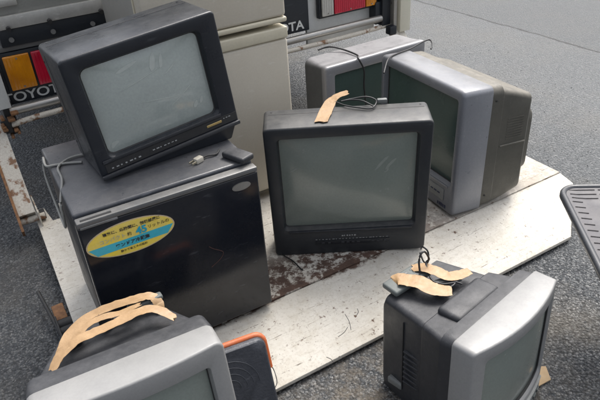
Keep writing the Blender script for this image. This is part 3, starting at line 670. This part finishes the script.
# loose cables from TV2 foot
tag(tube('power_cable',[P(276,249,.09),P(283,255,.087),P(293,261,.086),P(300,268,.084),P(303,270,.084)],.0022,M_cable),'thin dark cable on the platform left of the middle black television','cable')
tag(tube('power_cable',[P(421,249,.13),P(423,247,.16),P(428,252,.15),P(428,262,.11),P(424,262,.10),P(420,253,.10)],.003,M_cable),'small black cable loop at the right foot of the middle black television','cable')
# cable over TV3 top and front
z3=ZP+.452
pts=[P(318,50,z3+.004),P(325,47.5,z3+.010),P(333,47,z3+.014),P(345,50,z3+.004),P(357,55,z3+.004)]
p=P(361,60,z3+.003); pts+=[Vector((p.x,2.003,z3+.004))]
def PYY(px,py,y): return PY(px,py,y)
pts+=[PYY(364,70,1.998),PYY(364,85,1.998),PYY(365,96,1.998),PYY(366,110,1.998),PYY(362,130,1.99)]
tag(tube('power_cable',pts,.0038,M_cable),'black cable draped over the top and screen of the back silver television','cable')
bm=bmesh.new(); add_box(bm,-.05,.05,-.012,.012,0,.016,.005,3)
# antenna rod across TV4's top
def L4(x,y,z): return (Matrix.Translation((1.44,1.633,ZP))@Matrix.Rotation(R(-97.1),4,'Z')@Matrix.Rotation(R(-2.1),4,'Y')@Matrix.Rotation(R(-2.5),4,'X'))@Vector((x,y,z))
def tp4(px,py,dz=.004):
    n=(L4(0,0,1)-L4(0,0,0)); o=L4(0,0,.496); r=ray(px,py); tt=(o-CAMP).dot(n)/r.dot(n); return CAMP+r*tt+n*dz
tag(tube('power_cable',[tp4(384,68,-.02),tp4(388,60,.003),tp4(396,55,.004),tp4(410,50,.005),tp4(422,44,.008),tp4(429,42,.010),tp4(432,45,.008),tp4(431,49,.0)],.0032,M_cable),'black cable crossing the top corner of the big silver television','cable')
# adapter, plug and cable on the black fridge
ZF=.608
q=P(238,156,ZF+.004)
bm=bmesh.new(); add_box(bm,-.024,.024,-.042,.042,0,.018,.006,3)
loose('power_adapter',bm,M_dsh,'dark grey adapter lying on the right corner of the black fridge','adapter',P(238,158,ZF+.001),(0,0,R(20)))
pl=empty('mains_plug',P(196,161,ZF+.009),(0,0,R(-70))); tag(pl,'pale two pin plug in front of the television on the black fridge','plug')
obj('plug_body',bx(-.009,.009,-.004,.022,-.008,.008,bev=.003),M_white,pl)
for s_ in (-1,1): obj('pin',bx(s_*.006-.001,s_*.006+.001,-.020,-.004,-.003,.003,bev=.0004,seg=1),M_brass,pl)
obj('plug_cord',(lambda b:(add_tube(b,catmull([(0,.022,0),(0,.04,-.002),(.012,.065,-.004),(.0,.09,-.004)]),.003),b)[1])(bmesh.new()),M_rub,pl)
tag(tube('grey_cord',[P(82,162,ZF+.004),P(68,163,ZF+.004),P(55,165,ZF+.004),P(46,166,ZF+.004),Vector((.118,1.745,ZF+.002)),Vector((.108,1.74,.56)),Vector((.106,1.66,.49)),Vector((.103,1.55,.48)),Vector((.103,1.50,.53)),Vector((.108,1.50,.585)),P(62,180,ZF+.006),P(58,168,ZF+.005),P(66,160,ZF+.005),P(76,156,ZF+.005),P(86,154,ZF+.004)],.0035,M_gcable),'pale grey cord looped over the left edge of the black fridge','cord')
# remote, tapes and wires on TV5
def L5(x,y,z): return (Matrix.Translation((.931,.651,0))@Matrix.Rotation(R(11.8),4,'Z')@Matrix.Rotation(R(1.5),4,'Y')@Matrix.Rotation(R(-2),4,'X'))@Vector((x,y,z))
Z5=.333
q0=P(392,292,Z5+.012); q1=P(428,268,Z5+.022); d=(q1-q0).normalized()
bm=bmesh.new(); Lr=.14; add_box(bm,0,Lr,-.028,.028,0,.017,.006,3)
yaw=math.atan2(d.y,d.x)
rm=empty('remote_control',P(389,293,Z5-.001),(0,R(-3),yaw)); tag(rm,'grey remote control taped on top of the front right television','remote')
obj('remote_body',bm,M_rem2,rm)
bm=bmesh.new()
for i in range(5):
    for j in (-1,0,1): add_box(bm,.03+.02*i,.04+.02*i,j*.012-.004,j*.012+.004,.0165,.0176,.0008,1)
obj('remote_keys',bm,M_rem,rm)
zt=Z5+.026
o=ribbon('paper_tape',[P(393,283,zt-.012),P(398,279,zt-.002),P(409,280,zt+.001),P(420,282,zt+.002),P(431,288,zt-.002),P(441,290,zt-.005),P(452,291,zt-.006)],.0245,M_tape,jag=.006)
tag(o,'wide tan tape strip crossing the near end of the grey remote','tape')
o=ribbon('paper_tape',[P(412,268,zt-.004),P(422,267,zt+.003),P(436,271,zt+.004),P(448,276,zt-.002),P(458,275,zt-.006),P(470,271,zt-.006)],.019,M_tape,jag=.006)
tag(o,'tan tape strip across the far end of the grey remote','tape')
pts=[P(420,273,zt),P(419,262,zt+.03),P(421,254,zt+.05),P(425,252,zt+.05),P(429,259,zt+.02),P(426,264,zt+.005),P(432,280,zt-.004),P(443,284,zt-.004),P(455,283,zt-.008),P(448,288,zt-.010),P(438,284,zt-.010),P(450,281,zt-.006),P(462,284,zt-.012)]
tag(tube('power_cable',pts,.0028,M_cable),'tangled black wire between the two tapes on the front right television','cable')
bm=bmesh.new(); add_box(bm,-.04,.04,-.012,.012,0,.014,.004)
loose('cable_plug',bm,M_rem,'dark plug under the tape end on the front right television','plug',P(447,283,Z5-.008+.012),(0,0,R(-10)))
# tapes behind TV6
z6=.39
c6=[P(56,364,.40),P(61,350,.405),P(68,340,.41),P(80,328,.415),P(100,312,.415),P(125,302,.415),P(145,295,.41),P(154,296,.40),P(159,306,.385),P(161,314,.37)]
def wv(a,b_,z): return (P(*b_,z)-P(*a,z))*.5
o=ribbon('paper_tape',[P(58,362,.385),P(62,350,.40),P(72,331,.41),P(90,316,.415),P(112,306,.42),P(135,299,.42),P(150,296,.415),P(158,302,.40),P(161,311,.385)],.0145,M_tape,jag=.004)
tag(o,'long tan tape loop behind the front left television, the farther of two','tape')
o=ribbon('paper_tape',[P(52,371,.39),P(60,356,.405),P(76,341,.42),P(95,332,.425),P(115,323,.425),P(138,312,.425),P(156,309,.42),P(175,318,.405)],.0145,M_tape,jag=.004)
tag(o,'long tan tape loop on the front left television, the nearer of two','tape')
bm=bmesh.new(); add_box(bm,-.045,.045,-.011,.011,0,.014,.005,3)
a,b_=P(136,308,.395),P(155,300,.395); loose('cable_plug',bm,M_rem2,'light grey plug held under the tape loops behind the front left television','plug',(a+b_)/2,(0,0,math.atan2((b_-a).y,(b_-a).x)))
for (p0,p1) in (((60,347),(80,333)),((99,312),(110,311))):
    pass
bm=bmesh.new(); a=P(63,346,.37); b_=P(78,333,.385); cyl(bm,a,b_,.013,12); cyl(bm,a+Vector((.0,-.022,.0)),b_+Vector((0,-.022,0)),.010,12)
loose('cable_bundle',bm,M_rub,'black cable bundle under the left end of the tape loops','cable')
o=ribbon('paper_tape',[P(66,352,.40),P(82,330,.415),P(100,318,.42),P(120,313,.42),P(140,304,.42)],.010,M_tape,jag=.005); tag(o,'short tan tape piece sandwiched between the two long loops','tape')
bm=bmesh.new(); add_box(bm,-.016,.016,-.012,.012,-.03,.012,.003); loose('cable_end',bm,M_rub,'small black connector between the two long tape loops','connector',P(105,317,.405),(0,0,R(-20)))
# ------------------------------------------------------------------ black case with orange rim
cs=empty('case',(.335,.952,0),(R(-18.7),0,R(-7.1))); tag(cs,'dusty black case with an orange rim, leaning in front of the black fridge','case')
Wc=.19; Hc=.30
bm=bmesh.new(); rg=[]
for y,i in ((.0,.006),(.003,.002),(.008,0),(.045,0),(.05,.004)): rg.append(rr(Wc-2*i,Hc-2*i,.022,y,0,Hc/2))
loft(bm,rg,cap0=True,cap1=True); obj('case_shell',bm,M_case,cs)
pts=[Vector((p.x,.026,p.z)) for p in rr(Wc+.004,Hc+.004,.025,0,0,Hc/2)]
k0=[p for p in pts if p.z>Hc*.62]
k0=sorted(k0,key=lambda p:math.atan2(p.z-Hc*.5,p.x))
bm=bmesh.new(); rings=[]
add_tube(bm,k0,.0085,8); obj('orange_rim',bm,M_orange,cs,ang=50)
M_emb=mat('dusty emboss',(.05,.055,.068),.6)
for r_ in (.028,.045,.062,.079):
    bm=bmesh.new(); add_tube(bm,[Vector((-.02+r_*math.cos(R(a)),-.0006,.19+r_*math.sin(R(a)))) for a in range(0,181,12)],.0011,6); obj('embossed_ring',bm,M_emb,cs)
for k in range(6): obj('embossed_rib',bx(-.06+.024*k,-.057+.024*k,-.0015,.0005,.06,.10),M_emb,cs)
tag(tube('thin_wire',[P(268,364,.10),P(272,367,.095),P(275,373,.086),P(277,382,.084),P(275,388,.084)],.0014,M_cable),'thin dark wire on the platform edge beside the black case','wire')
# cardboard scrap beside TV5
bm=bmesh.new(); prism(bm,[(0,0),(.09,.01),(.11,.055),(.05,.08),(.01,.05)],0,.004,.0008)
loose('cardboard_scrap',bm,M_pad,'torn brown cardboard scrap on asphalt by the front right television','cardboard',P(527,394,.0)+Vector((0,0,.003)),(0,0,R(-10)))
# ------------------------------------------------------------------ slotted chair at right edge
Zc=.42
A_=P(556,184,Zc)
ch=empty('chair',(0,0,0)); tag(ch,'grey slotted plastic seat with raised rim cut off by the right photo edge','chair')
e1=P(598,269,Zc)-A_; e1.z=0; e1.normalize()
e2=Vector((-e1.y,e1.x,0)); 
if e2.x<0: e2=-e2
e2=(e2+e1*-.03).normalized()
S1,S2=.50,.46; rcn=.055
def shell_pt(u,v,inset=0,dz=0):
    # u along e1, v along e2 (0..1), rounded outline handled by caller
    return A_+e1*(u*S1)+e2*(v*S2)+Vector((0,0,dz))
cen=A_+e1*S1/2+e2*S2/2
def outline(off,z,dish=0):
    pts=[]
    for p in rr(S1-2*off,S2-2*off,max(.006,rcn-off),0,0,0,ns=7,m=8):
        q=cen+e1*p.x+e2*p.z; q.z=Zc+z; pts.append(q)
    return pts
bm=bmesh.new()
loft(bm,[outline(.004,-.022),outline(0,-.016),outline(0,-.005),outline(.003,.0),outline(.009,.0022),outline(.015,.0),outline(.018,-.004)]); obj('rim',bm,M_chrim,ch,ang=50)
bm=bmesh.new()
loft(bm,[outline(.017,-.0045),outline(.05,-.009),outline(.10,-.014),outline(.16,-.018),outline(.21,-.020)],cap1=True); bmesh.ops.recalc_face_normals(bm,faces=bm.faces)
b2=bmesh.new(); 
seat=obj('seat',bm,M_chair,ch,ang=60)
bm=bmesh.new(); loft(bm,[outline(.006,-.024),outline(.05,-.034),outline(.20,-.045)],cap0=True,cap1=True); obj('underside',bm,M_blk,ch)
def dish(off): 
    for (a,za),(b__,zb) in zip([(.017,-.0045),(.05,-.009),(.10,-.014),(.16,-.018),(.21,-.020)],[(.05,-.009),(.10,-.014),(.16,-.018),(.21,-.020),(.30,-.020)]):
        if off<=b__: return za+(zb-za)*(off-a)/(b__-a)
    return -.020
bm=bmesh.new()
def slot(u0,u1,v,w=.0014):
    n=5
    rings=[]
    for k in range(n+1):
        u=u0+(u1-u0)*k/n; off=min(u,v,S1-u,S2-v); z=dish(off)+.0016
        q=A_+e1*u+e2*v; q.z=Zc+z
        rings.append([bm.verts.new(q+e2*s_*w+Vector((0,0,dz))) for s_,dz in ((-1,0),(1,0),(1,-.003),(-1,-.003))])
    bridge(bm,rings); bm.faces.new(rings[0]); bm.faces.new(rings[-1])
def slotv(v0,v1,u,w=.0014):
    n=8; rings=[]
    for k in range(n+1):
        v=v0+(v1-v0)*k/n; off=min(u,v,S1-u,S2-v); z=dish(off)+.0016
        q=A_+e1*u+e2*v; q.z=Zc+z
        rings.append([bm.verts.new(q+e1*s_*w+Vector((0,0,dz))) for s_,dz in ((-1,0),(1,0),(1,-.003),(-1,-.003))])
    bridge(bm,rings); bm.faces.new(rings[0]); bm.faces.new(rings[-1])
for i in range(4):
    u=.028+.02*i
    if i<3:
        v=.03
        while v<.42: slotv(v,v+.075,u); v+=.085
for i in range(13):
    u=.09+.029*i; slotv(.026,.055,u); slotv(.13+.02*(i%2),.20,u+.004); slotv(.23,.32,u)
obj('slots',bm,M_slot,ch,smooth=False)
cen=cen+e2*.12+e1*.05
bm=bmesh.new(); add_tube(bm,[(cen.x,cen.y,.0),(cen.x,cen.y,.012),(cen.x,cen.y,.022),(cen.x,cen.y,.03)],[.14,.14,.12,.03],32); add_tube(bm,[(cen.x,cen.y,.03),(cen.x,cen.y,Zc-.044)],.022,20); obj('pedestal',bm,M_rub,ch)
# ------------------------------------------------------------------ loose grit
bm=bmesh.new(); rg_=random.Random(11)
for _ in range(3600):
    x=rg_.uniform(-.7,3.2); y=rg_.uniform(.35,3.3); 
    if -.02<x<2.06 and 1.0<y<2.45: continue
    r_=rg_.choice((.0018,.0022,.003,.0038)); a=rg_.uniform(0,3.14)
    vv=[Vector((rg_.uniform(.6,1.2)*r_*dx,rg_.uniform(.6,1.2)*r_*dy,rg_.uniform(.5,1)*r_*dz)) for dx,dy,dz in ((1,0,0),(-1,0,0),(0,1,0),(0,-1,0),(.1,.1,1),(0,0,-.6))]
    m_=Matrix.Translation((x,y,r_*.3))@Matrix.Rotation(a,4,'Z'); q=[bm.verts.new(m_@v) for v in vv]
    for f in ((0,2,4),(2,1,4),(1,3,4),(3,0,4),(2,0,5),(1,2,5),(3,1,5),(0,3,5)): bm.faces.new([q[k] for k in f])
o=obj('loose_grit',bm,mat('grit stone',(.16,.165,.165),.8,(.05,.055,.06),scale=90,amt=.1),smooth=False); tag(o,'loose grey grit scattered over the asphalt','grit',kind='stuff')
# ------------------------------------------------------------------ litter on the platform
for i,(px,py,l,a) in enumerate([(348,322,.07,70),(343,332,.05,20),(330,360,.03,100),(357,312,.03,50)]):
    q=P(px,py,ZP+.002); dd=Vector((math.cos(R(a)),math.sin(R(a)),0))
    lab=['thin dark twig lying across the white ramp, the longest one','short dark twig on the white ramp near the longest','tiny dark stem on the white ramp nearest the case','small dark twig on the white ramp nearest the middle television'][i]
    tag(tube('twig',[q-dd*l/2,q+Vector((dd.y,-dd.x,0))*.004,q+dd*l/2],.0009,M_slot),lab,'twig')
# ------------------------------------------------------------------ world and sun
w=bpy.data.worlds.new('World'); scn.world=w; w.use_nodes=True; nt=w.node_tree
sky=nt.nodes.new('ShaderNodeTexSky'); sky.sky_type='NISHITA'; sky.sun_disc=False; sky.sun_elevation=R(58); sky.sun_rotation=R(150); sky.dust_density=6; sky.air_density=1; sky.ozone_density=1
hs=nt.nodes.new('ShaderNodeHueSaturation'); hs.inputs['Saturation'].default_value=.35
nt.links.new(sky.outputs[0],hs.inputs['Color']); nt.links.new(hs.outputs[0],nt.nodes['Background'].inputs[0]); nt.nodes['Background'].inputs[1].default_value=.15
sd=bpy.data.lights.new('sun','SUN'); sd.energy=1.2; sd.angle=R(25); sd.color=(1,.96,.9)
so=bpy.data.objects.new('sun',sd); col.objects.link(so)
el,azm=R(58),R(60)   # azimuth of the sun direction measured from +Y towards +X
dirv=Vector((math.sin(azm)*math.cos(el),math.cos(azm)*math.cos(el),math.sin(el)))
so.rotation_euler=dirv.to_track_quat('Z','Y').to_euler(); so.location=dirv*20
sky.sun_rotation=azm
vs_=scn.view_settings; vs_.view_transform='Standard'; vs_.look='None'; vs_.gamma=1; vs_.use_curve_mapping=False; vs_.exposure=0.85
scn.render.engine='CYCLES'
